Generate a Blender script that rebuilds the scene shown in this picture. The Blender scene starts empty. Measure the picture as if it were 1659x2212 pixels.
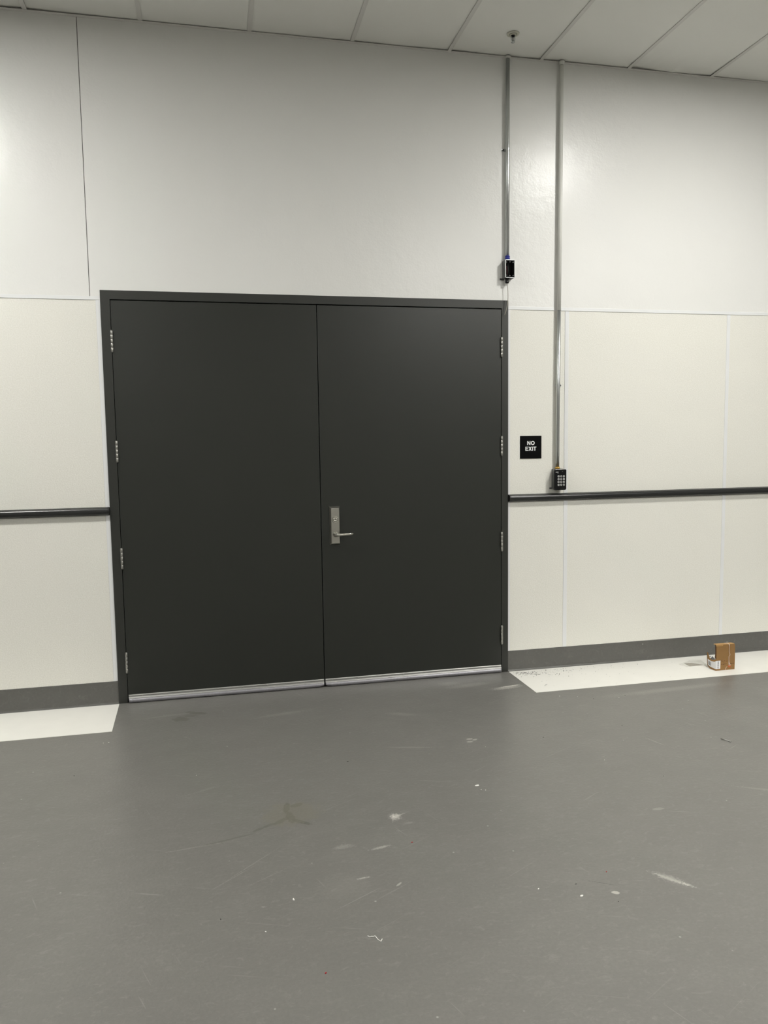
import bpy, bmesh, math, random
from mathutils import Vector, Matrix
random.seed(7)
PI = math.pi
sc = bpy.context.scene
COL = sc.collection

# ------------------------------------------------------------------ materials
def new_mat(name):
    m = bpy.data.materials.new(name); m.use_nodes = True
    nt = m.node_tree; nt.nodes.clear()
    out = nt.nodes.new('ShaderNodeOutputMaterial')
    b = nt.nodes.new('ShaderNodeBsdfPrincipled')
    nt.links.new(b.outputs[0], out.inputs[0])
    return m, nt, b

def noise(nt, vec, scale, detail=2.0, rough=0.5, dist=0.0):
    n = nt.nodes.new('ShaderNodeTexNoise')
    n.inputs['Scale'].default_value = scale; n.inputs['Detail'].default_value = detail
    n.inputs['Roughness'].default_value = rough; n.inputs['Distortion'].default_value = dist
    if vec is not None: nt.links.new(vec, n.inputs['Vector'])
    return n

def maprange(nt, val, a, b, c, d, smooth=False):
    n = nt.nodes.new('ShaderNodeMapRange'); n.clamp = True
    if smooth: n.interpolation_type = 'SMOOTHSTEP'
    nt.links.new(val, n.inputs[0])
    for i, v in enumerate((a, b, c, d)): n.inputs[1+i].default_value = v
    return n.outputs[0]

def math_(nt, op, a, b=None):
    n = nt.nodes.new('ShaderNodeMath'); n.operation = op
    for i, v in enumerate((a, b)):
        if v is None: continue
        if isinstance(v, (int, float)): n.inputs[i].default_value = v
        else: nt.links.new(v, n.inputs[i])
    return n.outputs[0]

def mixc(nt, fac, a, b):
    n = nt.nodes.new('ShaderNodeMix'); n.data_type = 'RGBA'
    def put(i, v):
        if isinstance(v, (tuple, list)): n.inputs[i].default_value = (*v[:3], 1)
        else: nt.links.new(v, n.inputs[i])
    if isinstance(fac, (int, float)): n.inputs[0].default_value = fac
    else: nt.links.new(fac, n.inputs[0])
    put(6, a); put(7, b)
    return n.outputs[2]

def position(nt):
    g = nt.nodes.new('ShaderNodeNewGeometry'); return g.outputs['Position']

def scaled(nt, vec, s):
    n = nt.nodes.new('ShaderNodeVectorMath'); n.operation = 'MULTIPLY'
    nt.links.new(vec, n.inputs[0]); n.inputs[1].default_value = s
    return n.outputs[0]

def bump(nt, b, height, strength, dist=0.001):
    n = nt.nodes.new('ShaderNodeBump'); n.inputs['Strength'].default_value = strength
    n.inputs['Distance'].default_value = dist
    nt.links.new(height, n.inputs['Height']); nt.links.new(n.outputs[0], b.inputs['Normal'])
    return n

def mat(name, col, rough=0.5, metal=0.0, spec=0.5, var=0.06, vscale=12.0, bscale=None, bstr=0.15, bdist=0.001, coat=0.0, alpha=None):
    m, nt, b = new_mat(name)
    p = position(nt)
    n = noise(nt, p, vscale, 3.0)
    lo = tuple(c*(1-var) for c in col); hi = tuple(min(1, c*(1+var)) for c in col)
    nt.links.new(mixc(nt, n.outputs[0], lo, hi), b.inputs['Base Color'])
    b.inputs['Roughness'].default_value = rough; b.inputs['Metallic'].default_value = metal
    b.inputs['Specular IOR Level'].default_value = spec
    if coat: b.inputs['Coat Weight'].default_value = coat; b.inputs['Coat Roughness'].default_value = 0.1
    if bscale: bump(nt, b, noise(nt, p, bscale, 2.0).outputs[0], bstr, bdist)
    if alpha is not None: b.inputs['Alpha'].default_value = alpha
    return m

# smooth white upper panels, semi gloss with an orange peel skin
def mat_upper():
    m, nt, b = new_mat('white_panel_paint'); p = position(nt)
    n = noise(nt, p, 1.3, 3.0)
    nt.links.new(mixc(nt, n.outputs[0], (0.785, 0.785, 0.758), (0.82, 0.82, 0.80)), b.inputs['Base Color'])
    b.inputs['Roughness'].default_value = UP_ROUGH
    b.inputs['Specular IOR Level'].default_value = 0.31
    a = noise(nt, p, 95.0, 2.0); a2 = noise(nt, p, 14.0, 2.0)
    s = math_(nt, 'ADD', math_(nt, 'MULTIPLY', a.outputs[0], 0.5), math_(nt, 'MULTIPLY', a2.outputs[0], 1.6))
    bump(nt, b, s, 0.45, 0.0026)
    return m

# pebbled cream wainscot sheets
def mat_wainscot():
    m, nt, b = new_mat('pebbled_cream_panel'); p = position(nt)
    n = noise(nt, p, 160.0, 3.0, 0.6); n2 = noise(nt, p, 2.0, 3.0)
    f = maprange(nt, n.outputs[0], 0.38, 0.66, 0.0, 1.0)
    c = mixc(nt, f, (0.765, 0.755, 0.690), (0.85, 0.843, 0.785))
    c2 = mixc(nt, maprange(nt, n2.outputs[0], 0.3, 0.7, 0.0, 0.35), c, (0.82, 0.812, 0.755))
    nt.links.new(c2, b.inputs['Base Color'])
    b.inputs['Roughness'].default_value = 0.5
    b.inputs['Specular IOR Level'].default_value = 0.35
    v = nt.nodes.new('ShaderNodeTexVoronoi'); v.inputs['Scale'].default_value = 150.0
    nt.links.new(p, v.inputs['Vector'])
    bump(nt, b, v.outputs['Distance'], 0.35, 0.0012)
    return m

UP_ROUGH = 0.28

M = {}
M['upper'] = mat_upper()
M['wain'] = mat_wainscot()
M['trim'] = mat('white_vinyl_trim', (0.80, 0.81, 0.81), 0.35, var=0.02)
M['joint'] = mat('dark_joint', (0.10, 0.10, 0.09), 0.8)
M['door'] = mat('charcoal_door_paint', (0.0215, 0.0235, 0.0195), 0.36, spec=0.5, var=0.03, vscale=2.0, bscale=60.0, bstr=0.08)
M['frame'] = mat('charcoal_frame_paint', (0.0265, 0.028, 0.024), 0.42, var=0.03, bscale=50.0, bstr=0.08)
M['gap'] = mat('black_shadow_gasket', (0.006, 0.006, 0.006), 0.9)
M['rail'] = mat('dark_grey_rail_vinyl', (0.022, 0.023, 0.0225), 0.26, spec=0.42, bscale=300.0, bstr=0.05)
M['rail_end'] = mat('black_rail_cap', (0.012, 0.012, 0.012), 0.3)
M['steel'] = mat('satin_steel', (0.56, 0.55, 0.50), 0.30, 1.0, bscale=400.0, bstr=0.05)
M['hinge'] = mat('brushed_hinge_steel', (0.44, 0.435, 0.41), 0.42, 1.0, bscale=300.0, bstr=0.1)
M['alu'] = mat('mill_aluminium', (0.47, 0.47, 0.455), 0.42, 1.0, bscale=200.0, bstr=0.08)
M['zinc'] = mat('galvanised_conduit', (0.60, 0.62, 0.62), 0.33, 1.0, vscale=30, bscale=90.0, bstr=0.05)
M['cond_paint'] = mat('white_conduit_paint', (0.70, 0.70, 0.66), 0.4, var=0.03)
M['blue'] = mat('blue_fitting_ring', (0.02, 0.03, 0.25), 0.3)
M['brass'] = mat('brass_fitting', (0.72, 0.45, 0.12), 0.28, 1.0)
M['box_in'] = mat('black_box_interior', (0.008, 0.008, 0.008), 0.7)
M['box_grey'] = mat('grey_box_metal', (0.16, 0.165, 0.165), 0.45, 0.6)
M['box_lip'] = mat('bright_box_edge', (0.62, 0.63, 0.62), 0.35, 0.7)
M['black'] = mat('black_plastic', (0.006, 0.006, 0.0065), 0.3)
M['black_gloss'] = mat('glossy_black_plastic', (0.005, 0.005, 0.006), 0.12, bscale=40, bstr=0.05)
M['sign_black'] = mat('matt_black_sign', (0.0025, 0.0025, 0.0028), 0.6, spec=0.08)
M['white'] = mat('white_lettering_and_glints', (0.88, 0.88, 0.88), 0.5)
M['button'] = mat('silver_key_and_glint', (0.55, 0.55, 0.54), 0.3, 0.3)
M['glyph'] = mat('dark_key_print', (0.03, 0.03, 0.03), 0.5)
M['red_wire'] = mat('dark_red_wire', (0.12, 0.012, 0.02), 0.4)
M['green_wire'] = mat('dark_green_wire', (0.01, 0.03, 0.025), 0.4)
M['cable'] = mat('grey_beige_cable', (0.33, 0.31, 0.26), 0.45)
M['bolt'] = mat('dark_bolt_head', (0.02, 0.022, 0.022), 0.3, 0.5)
M['ceil_tile'] = mat('vinyl_ceiling_tile', (0.85, 0.85, 0.81), 0.75, spec=0.25, var=0.03, vscale=2.5, bscale=9.0, bstr=0.18, bdist=0.003)
M['tee'] = mat('white_grid_metal', (0.70, 0.69, 0.66), 0.5, var=0.02)
M['side_wall'] = mat('white_side_wall_paint', (0.74, 0.735, 0.70), 0.55, var=0.03, bscale=80, bstr=0.1)
M['stripe'] = mat('white_floor_paint', (0.90, 0.89, 0.84), 0.42, var=0.035, vscale=9.0, bscale=70, bstr=0.1)
M['card'] = mat('brown_cardboard', (0.30, 0.172, 0.068), 0.8, spec=0.2, var=0.12, vscale=35.0, bscale=120, bstr=0.15)
M['card_edge'] = mat('pale_cardboard_edge', (0.46, 0.27, 0.10), 0.85, var=0.15, vscale=200)
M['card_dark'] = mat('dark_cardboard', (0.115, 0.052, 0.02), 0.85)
M['paper'] = mat('white_label_paper', (0.80, 0.80, 0.81), 0.5, var=0.02)
M['ink'] = mat('grey_label_ink', (0.13, 0.13, 0.14), 0.6)
M['ink_brown'] = mat('dark_brown_print', (0.07, 0.025, 0.01), 0.7)
M['orange'] = mat('orange_smudge', (0.50, 0.12, 0.03), 0.7)
M['tape'] = mat('whitish_packing_tape', (0.72, 0.58, 0.47), 0.35)
M['plastic'] = mat('pale_clear_plastic', (0.78, 0.78, 0.74), 0.15, alpha=0.13)
M['plastic_grey'] = mat('blue_grey_plastic', (0.42, 0.44, 0.47), 0.3)
M['scrap'] = mat('tan_grey_card', (0.40, 0.37, 0.31), 0.7)
M['flake'] = mat('white_paint_flake', (0.88, 0.87, 0.83), 0.6)
M['speck'] = mat('black_grit', (0.015, 0.014, 0.012), 0.8)
M['red'] = mat('red_chip', (0.40, 0.02, 0.02), 0.5)
M['cream'] = mat('cream_escutcheon', (0.60, 0.59, 0.50), 0.5)
M['lamp_frame'] = mat('white_lamp_frame', (0.8, 0.8, 0.78), 0.4)

def lamp_mat(name, power):
    m = bpy.data.materials.new(name); m.use_nodes = True
    nt = m.node_tree; nt.nodes.clear()
    out = nt.nodes.new('ShaderNodeOutputMaterial'); e = nt.nodes.new('ShaderNodeEmission')
    e.inputs[0].default_value = (1.0, 0.985, 0.94, 1); e.inputs[1].default_value = power
    nt.links.new(e.outputs[0], out.inputs[0]); return m

# ---- grey epoxy floor with real scuffs, stains and drips at fixed places
MARKS = []
def mat_floor(name, with_marks=True, base=(0.188, 0.183, 0.170), scratch=False):
    m, nt, b = new_mat(name); p = position(nt)
    big = noise(nt, p, 0.9, 4.0, 0.55); med = noise(nt, scaled(nt, p, (5.0, 9.0, 5.0)), 1.0, 4.0, 0.6)
    c = mixc(nt, maprange(nt, big.outputs[0], 0.3, 0.7, 0, 1), tuple(x*0.93 for x in base), tuple(x*1.06 for x in base))
    c = mixc(nt, maprange(nt, med.outputs[0], 0.42, 0.72, 0, 0.55), c, tuple(x*1.16 for x in base))
    grn = noise(nt, p, 75.0, 4.0, 0.7)
    c = mixc(nt, maprange(nt, grn.outputs[0], 0.35, 0.65, 0, 0.5), c, tuple(x*0.86 for x in base))
    cl = noise(nt, scaled(nt, p, (26.0, 52.0, 26.0)), 1.0, 4.0, 0.75, 0.8)
    c = mixc(nt, maprange(nt, cl.outputs[0], 0.55, 0.70, 0, 0.5), c, tuple(x*1.38 for x in base))
    # hair thin pale scratches in two directions
    for rot, sx, sy, lo in (((0.35, 2.2, 90.0, 0.69), (-0.5, 2.6, 80.0, 0.70), (1.2, 3.0, 95.0, 0.71)) if (with_marks or scratch) else ()):
        vr = nt.nodes.new('ShaderNodeVectorRotate'); vr.rotation_type = 'Z_AXIS'; vr.inputs['Angle'].default_value = rot
        nt.links.new(p, vr.inputs['Vector'])
        s = noise(nt, scaled(nt, vr.outputs[0], (sx, sy, 1.0)), 1.0, 2.0, 0.5, 0.3)
        msk = noise(nt, p, 1.7 + rot, 2.0)
        f = math_(nt, 'MULTIPLY', maprange(nt, s.outputs[0], lo, lo+0.06, 0, 1), maprange(nt, msk.outputs[0], 0.46, 0.60, 0, 0.34))
        c = mixc(nt, f, c, (0.42, 0.41, 0.38))
    # tiny pale specks
    v = nt.nodes.new('ShaderNodeTexVoronoi'); v.inputs['Scale'].default_value = 7.0; nt.links.new(p, v.inputs['Vector'])
    f = maprange(nt, v.outputs['Distance'], 0.016, 0.034, 0.6, 0.0)
    c = mixc(nt, f, c, (0.55, 0.54, 0.50))
    if with_marks:
        fine = noise(nt, p, 120.0, 3.0, 0.7, 0.4); mid = noise(nt, p, 22.0, 4.0, 0.65, 0.6)
        # x, y, half length, half width, angle deg, colour, strength, kind (0 solid, 1 scratchy, 2 blotchy)
        W_ = (0.62, 0.60, 0.55); L_ = (0.36, 0.35, 0.32); D_ = (0.110, 0.108, 0.090); K_ = (0.05, 0.05, 0.045)
        marks = [
            (0.866, -1.600, 0.050, 0.016, 80, D_, .75, 2), (0.905, -1.590, 0.030, 0.018, 20, D_, .65, 2),
            (0.872, -1.690, 0.060, 0.018, 95, D_, .7, 2), (0.915, -1.745, 0.050, 0.014, -40, D_, .75, 2),
            (0.835, -1.712, 0.055, 0.014, 35, D_, .7, 2), (0.76, -1.75, 0.07, 0.010, 30, D_, .55, 2),
            (0.60, -1.82, 0.14, 0.007, 14, D_, .45, 0), (0.48, -1.845, 0.16, 0.006, 6, L_, .35, 1),
            (0.88, -1.66, 0.14, 0.11, 10, (0.20, 0.19, 0.150), .40, 2),
            (0.375, -0.375, 0.045, 0.055, 60, D_, .55, 2), (0.470, -0.300, 0.075, 0.022, -28, D_, .6, 2),
            (0.43, -0.335, 0.05, 0.02, -10, D_, .4, 2),
            (1.301, -1.795, 0.030, 0.034, 0, W_, .60, 1), (1.318, -1.785, 0.050, 0.004, 20, W_, .5, 1), (1.290, -1.80, 0.045, 0.004, 75, W_, .5, 1), (1.300, -1.80, 0.050, 0.003, -40, W_, .45, 1), (1.345, -1.86, 0.03, 0.012, 0, L_, .35, 1),
            (2.412, -0.301, 0.075, 0.0075, 9, W_, 1.0, 0), (2.38, -0.325, 0.13, 0.035, 8, W_, .45, 1),
            (2.16, -0.22, 0.20, 0.045, 6, L_, .4, 1), (2.05, -0.16, 0.10, 0.05, 0, L_, .35, 1),
            (1.875, -1.070, 0.020, 0.010, 0, W_, .5, 0), (1.900, -1.085, 0.018, 0.009, 20, W_, .5, 0), (1.865, -1.105, 0.020, 0.010, 0, W_, .4, 0),
            (2.147, -2.480, 0.080, 0.010, -52, W_, .75, 1), (2.150, -2.478, 0.075, 0.024, -52, L_, .7, 1),
            (2.185, -2.525, 0.035, 0.009, -50, W_, .6, 1),
            (1.918, -2.509, 0.0150, 0.0105, -20, W_, .7, 0),
            (1.897, -2.443, 0.064, 0.0022, -31, K_, .6, 1),
            (1.085, -2.211, 0.032, 0.006, 8, W_, .5, 1), (1.19, -2.02, 0.05, 0.010, 10, W_, .45, 1), (1.05, -1.98, 0.05, 0.02, 8, L_, .5, 1),
            (2.79, -1.34, 0.075, 0.006, -70, L_, .55, 1), (0.72, -2.30, 0.012, 0.006, 0, L_, .5, 1),
            (1.20, -2.28, 0.016, 0.005, 40, W_, .5, 0), (1.55, -1.10, 0.16, 0.012, -14, L_, .35, 1), (1.62, -0.62, 0.12, 0.03, -22, L_, .3, 1),
            (0.95, -0.44, 0.20, 0.03, 10, L_, .3, 1), (0.5, -1.35, 0.12, 0.003, 20, L_, .35, 1), (0.53, -1.33, 0.05, 0.012, 20, L_, .18, 1), (1.0, -2.25, 0.12, 0.09, 0, L_, .10, 1),
            (3.35, -0.62, 0.55, 0.045, 3, L_, .35, 1), (0.70, -2.02, 0.16, 0.0035, 42, L_, .35, 1), (0.62, -2.10, 0.14, 0.0030, 38, L_, .35, 1), (0.75, -2.12, 0.10, 0.0030, 30, L_, .3, 1),
            (0.30, -0.30, 0.18, 0.02, 8, L_, .25, 1), (2.95, -1.95, 0.16, 0.012, -30, L_, .3, 1), (2.4, -2.0, 0.03, 0.012, 0, L_, .5, 0),
        ]
        MARKS.extend((m_[0], m_[1], max(m_[2], m_[3])*(1.9 if m_[7] else 1.5)+.01) for m_ in marks)
        for (x, y, hl, hw, a, colr, st, kind) in marks:
            sub = nt.nodes.new('ShaderNodeVectorMath'); sub.operation = 'SUBTRACT'
            nt.links.new(p, sub.inputs[0]); sub.inputs[1].default_value = (x, y, 0)
            vr = nt.nodes.new('ShaderNodeVectorRotate'); vr.rotation_type = 'Z_AXIS'; vr.inputs['Angle'].default_value = -math.radians(a)
            nt.links.new(sub.outputs[0], vr.inputs['Vector'])
            q = scaled(nt, vr.outputs[0], (1/hl, 1/hw, 0))
            ln = nt.nodes.new('ShaderNodeVectorMath'); ln.operation = 'LENGTH'; nt.links.new(q, ln.inputs[0])
            src = mid if kind == 2 else fine
            d = math_(nt, 'ADD', ln.outputs['Value'], math_(nt, 'MULTIPLY', math_(nt, 'SUBTRACT', src.outputs[0], 0.5), 1.6 if kind == 2 else (2.2 if kind == 1 else 0.8)))
            f = maprange(nt, d, 0.75 if kind != 1 else 0.35, 1.0 if kind != 1 else 0.95, st, 0.0)
            c = mixc(nt, f, c, colr)
    nt.links.new(c, b.inputs['Base Color'])
    r = noise(nt, p, 3.0, 4.0, 0.6)
    nt.links.new(maprange(nt, r.outputs[0], 0.3, 0.7, 0.282, 0.37), b.inputs['Roughness'])
    b.inputs['Specular IOR Level'].default_value = 0.46
    peel = noise(nt, p, 80.0, 2.0); wav = noise(nt, p, 8.0, 2.0)
    h = math_(nt, 'ADD', peel.outputs[0], math_(nt, 'MULTIPLY', wav.outputs[0], 1.5))
    bump(nt, b, h, 0.32, 0.0020)
    return m
M['floor'] = mat_floor('grey_epoxy_floor')
M['floor_plain'] = mat_floor('grey_epoxy_floor_plain', False, scratch=True)
M['cove'] = mat_floor('grey_epoxy_cove', False, (0.118, 0.116, 0.107))

# ------------------------------------------------------------------ mesh helpers
def B(): return bmesh.new()

def box(bm, x0, x1, y0, y1, z0, z1, mi=0):
    vs = [bm.verts.new((x, y, z)) for x in (x0, x1) for y in (y0, y1) for z in (z0, z1)]
    for idx in ((0,1,3,2), (4,6,7,5), (0,4,5,1), (2,3,7,6), (0,2,6,4), (1,5,7,3)):
        f = bm.faces.new([vs[i] for i in idx]); f.material_index = mi
    return vs

def prism_y(bm, pts, y0, y1, mi=0):
    """polygon in x,z extruded between y0 (front) and y1"""
    a = [bm.verts.new((x, y0, z)) for x, z in pts]; b = [bm.verts.new((x, y1, z)) for x, z in pts]
    n = len(pts)
    bm.faces.new(a).material_index = mi; bm.faces.new(b[::-1]).material_index = mi
    for i in range(n):
        bm.faces.new((a[i], b[i], b[(i+1) % n], a[(i+1) % n])).material_index = mi

def prism_x(bm, pts, x0, x1, mi=0):
    a = [bm.verts.new((x0, y, z)) for y, z in pts]; b = [bm.verts.new((x1, y, z)) for y, z in pts]
    n = len(pts)
    bm.faces.new(a).material_index = mi; bm.faces.new(b[::-1]).material_index = mi
    for i in range(n):
        bm.faces.new((a[i], b[i], b[(i+1) % n], a[(i+1) % n])).material_index = mi

def prism_z(bm, pts, z0, z1, mi=0):
    a = [bm.verts.new((x, y, z0)) for x, y in pts]; b = [bm.verts.new((x, y, z1)) for x, y in pts]
    n = len(pts)
    bm.faces.new(a).material_index = mi; bm.faces.new(b[::-1]).material_index = mi
    for i in range(n):
        bm.faces.new((a[i], b[i], b[(i+1) % n], a[(i+1) % n])).material_index = mi

def tube(bm, pts, r, seg=16, mi=0, caps=True, radii=None):
    pts = [Vector(p) for p in pts]; rings = []
    up = Vector((0.13, 0.97, 0.21)).normalized()
    for i, p in enumerate(pts):
        t = (pts[min(i+1, len(pts)-1)] - pts[max(i-1, 0)]).normalized()
        u = t.cross(up)
        if u.length < 1e-3: u = t.cross(Vector((1, 0, 0)))
        u.normalize(); v = t.cross(u)
        rr = radii[i] if radii else r
        rings.append([bm.verts.new(p + u*math.cos(2*PI*k/seg)*rr + v*math.sin(2*PI*k/seg)*rr) for k in range(seg)])
    for i in range(len(rings)-1):
        for k in range(seg):
            f = bm.faces.new((rings[i][k], rings[i][(k+1) % seg], rings[i+1][(k+1) % seg], rings[i+1][k])); f.material_index = mi; f.smooth = True
    if caps:
        bm.faces.new(rings[0][::-1]).material_index = mi; bm.faces.new(rings[-1]).material_index = mi

def lathe(bm, prof, c, axis='z', seg=28, mi=0):
    """prof: (radius, height along the axis)"""
    rings = []
    for r, h in prof:
        ring = []
        for k in range(seg):
            a = 2*PI*k/seg
            if axis == 'z': v = (c[0]+r*math.cos(a), c[1]+r*math.sin(a), c[2]+h)
            elif axis == 'y': v = (c[0]+r*math.cos(a), c[1]+h, c[2]+r*math.sin(a))
            else: v = (c[0]+h, c[1]+r*math.cos(a), c[2]+r*math.sin(a))
            ring.append(bm.verts.new(v))
        rings.append(ring)
    for i in range(len(rings)-1):
        for k in range(seg):
            f = bm.faces.new((rings[i][k], rings[i][(k+1) % seg], rings[i+1][(k+1) % seg], rings[i+1][k])); f.material_index = mi; f.smooth = True
    bm.faces.new(rings[0]).material_index = mi; bm.faces.new(rings[-1]).material_index = mi

def rrect(x0, x1, z0, z1, r, n=6):
    pts = []
    for cx, cz, a0 in ((x1-r, z1-r, 0), (x0+r, z1-r, 90), (x0+r, z0+r, 180), (x1-r, z0+r, 270)):
        for i in range(n+1):
            a = math.radians(a0 + 90*i/n); pts.append((cx+r*math.cos(a), cz+r*math.sin(a)))
    return pts

def obj(name, bm, mats, parent=None, bevel=0.0, segs=2, label=None, cat=None, group=None, kind=None, weld=False):
    if weld: bmesh.ops.remove_doubles(bm, verts=bm.verts, dist=1e-5)
    bmesh.ops.recalc_face_normals(bm, faces=bm.faces)
    me = bpy.data.meshes.new(name); bm.to_mesh(me); bm.free()
    if not isinstance(mats, (list, tuple)): mats = [mats]
    for m in mats: me.materials.append(m)
    o = bpy.data.objects.new(name, me); COL.objects.link(o)
    if parent is not None:
        o.parent = parent
        wl = Vector((0, 0, 0)); q = parent
        while q is not None: wl += q.location; q = q.parent
        o.location = -wl          # meshes are written in world coordinates
    if bevel:
        md = o.modifiers.new('bevel', 'BEVEL'); md.width = bevel; md.segments = segs; md.limit_method = 'ANGLE'; md.angle_limit = math.radians(35)
        md.harden_normals = False
    tag(o, label, cat, group, kind)
    return o

def tag(o, label=None, cat=None, group=None, kind=None):
    if label: o['label'] = label
    if cat: o['category'] = cat
    if group: o['group'] = group
    if kind: o['kind'] = kind
    return o

def empty(name, loc, label=None, cat=None, group=None, kind=None):
    e = bpy.data.objects.new(name, None); e.empty_display_size = 0.1; e.location = loc; COL.objects.link(e)
    return tag(e, label, cat, group, kind)

# ------------------------------------------------------------------ room shell
XL, XR, YF = -7.4, 10.1, -12.6       # room limits (the door wall stands at y = 0)
HC = 3.958                           # underside of the ceiling grid
DX0, DX1, DZ = 0.0, 2.510, 2.4614    # outer size of the door frame
TZ = 2.405                           # height where the pebbled sheets stop

bm = B(); box(bm, XL-.2, XR+.2, YF-.2, 0.2, -0.15, 0.0)
# the top is cut in cells so that only the cells that carry a scuff or stain need the marked coat
bm.faces.ensure_lookup_table()
bmesh.ops.delete(bm, geom=[f for f in bm.faces if all(abs(v.co.z) < 1e-6 for v in f.verts)], context='FACES_ONLY')
def ring(lo, hi, a, b, n): return [lo]+[a+(b-a)*k/n for k in range(n+1)]+[hi]
gx, gy = ring(XL-.2, XR+.2, -.5, 4.5, 25), ring(YF-.2, 0.2, -3.2, 0.0, 16)
gv = [[bm.verts.new((x, y, 0.0)) for y in gy] for x in gx]
for i in range(len(gx)-1):
    for j in range(len(gy)-1):
        hit = any(gx[i]-r < mx < gx[i+1]+r and gy[j]-r < my < gy[j+1]+r for mx, my, r in MARKS)
        bm.faces.new((gv[i][j], gv[i+1][j], gv[i+1][j+1], gv[i][j+1])).material_index = 0 if hit else 1
bmesh.ops.remove_doubles(bm, verts=bm.verts, dist=1e-5)
obj('floor', bm, [M['floor'], M['floor_plain']], kind='structure', label='scuffed grey epoxy coated floor of the room', cat='floor')

bm = B()
SE = -0.0565   # the dark seam in the upper panels
box(bm, XL, SE-.0019, 0.0, 0.006, TZ, 4.3, 0)
box(bm, SE+.0019, DX0, 0.0, 0.006, TZ, 4.3, 0)
box(bm, DX0, DX1, 0.0, 0.006, DZ, 4.3, 0)
box(bm, DX1, XR, 0.0, 0.006, TZ, 4.3, 0)
box(bm, XL, DX0, 0.0, 0.006, 0.0, TZ, 1)
box(bm, DX1, XR, 0.0, 0.006, 0.0, TZ, 1)
# substrate behind the sheets
box(bm, XL, DX0, 0.006, 0.18, 0.0, 4.3, 2)
box(bm, DX1, XR, 0.006, 0.18, 0.0, 4.3, 2)
box(bm, DX0, DX1, 0.006, 0.18, DZ, 4.3, 2)
obj('wall_back', bm, [M['upper'], M['wain'], M['joint']], kind='structure', label='white panelled wall with pebbled cream lower sheets around the double door', cat='wall')

for nm, a, lab in (('wall_left', (XL-.2, XL, YF, 0.18), 'plain white wall closing the room on the left'),
              ('wall_right', (XR, XR+.2, YF, 0.18), 'plain white wall closing the room on the right'),
              ('wall_front', (XL, XR, YF-.2, YF), 'plain white wall opposite the double door')):
    bm = B(); box(bm, a[0], a[1], a[2], a[3], 0.0, 4.3); obj(nm, bm, M['side_wall'], kind='structure', label=lab, cat='wall')

# ceiling : grid (structure) with its tiles as parts
X0, P2 = 0.2767, 0.6096
TW = 0.024
ceil = B()
i0 = int(math.floor((XL-X0)/P2)); i1 = int(math.ceil((XR-X0)/P2))
for i in range(i0, i1+1):
    x = X0+P2*i
    if XL < x < XR-TW: box(ceil, x, x+TW, YF, -0.0221, HC, HC+.0015); box(ceil, x+.0095, x+.0145, YF, -0.03, HC+.0015, HC+.035)
nrow = int((-YF)/1.2192)+1
for r in range(1, nrow+1):
    y = -0.022-1.2192*r
    if y > YF: box(ceil, XL, XR, y-TW, y, HC+.0001, HC+.0014)
# wall angle in two lengths that lap at x = 1.99
box(ceil, XL, 2.000, -0.0235, 0.0, HC-.0012, HC+.0003); box(ceil, 1.985, XR, -0.022, 0.0, HC+.0003, HC+.0018)
box(ceil, XL, XR, -0.0015, 0.0, HC+.0018, HC+.03)
for xa, xb, ya, yb in ((XL, XL+.022, YF, -.0221), (XR-.022, XR, YF, -.0221), (XL, XR, YF, YF+.022)):
    box(ceil, xa, xb, ya, yb, HC, HC+.0015)
ceiling = obj('ceiling', ceil, M['tee'], kind='structure', label='suspended ceiling of long pale grey tiles in a white metal grid', cat='ceiling')

lifts = {-2: (.002, .003, .010), -1: (.009, .005, .003), 0: (.003, .003, .002), 1: (.003, .0025, .004), 2: (.006, .002, .007),
         3: (.010, .005, .008), 4: (.009, .007, .005), 5: (.018, .001, .007), 6: (.004, .002, .002), 7: (.003, .003, .003)}
for i in range(-3, 9):
    xa, xb = X0+P2*i+.0165, X0+P2*(i+1)+.0075
    la, lm, lb = lifts.get(i, (.003, .003, .003))
    la, lm, lb = la+.001, lm+.001, lb+.001
    bm = B(); N = 8
    low, top = [], []
    for j, (yy, k) in enumerate(((-0.006, 1.0), (-0.30, 0.42), (-1.236, 0.22))):
        rl, rt = [], []
        for s in range(N+1):
            t = s/N
            l = (la + (lm-la)*t*2) if t < .5 else (lm + (lb-lm)*(t-.5)*2)
            z = HC+.0018+l*k
            rl.append(bm.verts.new((xa+(xb-xa)*t, yy, z))); rt.append(bm.verts.new((xa+(xb-xa)*t, yy, z+.014)))
        low.append(rl); top.append(rt)
    for j in range(2):
        for s in range(N):
            bm.faces.new((low[j][s], low[j][s+1], low[j+1][s+1], low[j+1][s])); bm.faces.new((top[j][s], top[j+1][s], top[j+1][s+1], top[j][s+1]))
    for s in range(N):
        bm.faces.new((low[0][s], top[0][s], top[0][s+1], low[0][s+1])); bm.faces.new((low[2][s], low[2][s+1], top[2][s+1], top[2][s]))
    for j in range(2):
        bm.faces.new((low[j][0], low[j+1][0], top[j+1][0], top[j][0])); bm.faces.new((low[j][N], top[j][N], top[j+1][N], low[j+1][N]))
    obj('ceiling_tile', bm, M['ceil_tile'], ceiling)
bm = B()
xa_, xb_ = X0-P2*3+.012, X0+P2*9+.012
box(bm, XL, XR, YF, -1.2365, HC+.0045, HC+.018)
box(bm, XL, xa_, -1.2365, -.004, HC+.0045, HC+.018); box(bm, xb_, XR, -1.2365, -.004, HC+.0045, HC+.018)
obj('ceiling_tile_field', bm, M['ceil_tile'], ceiling, kind='stuff')

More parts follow.
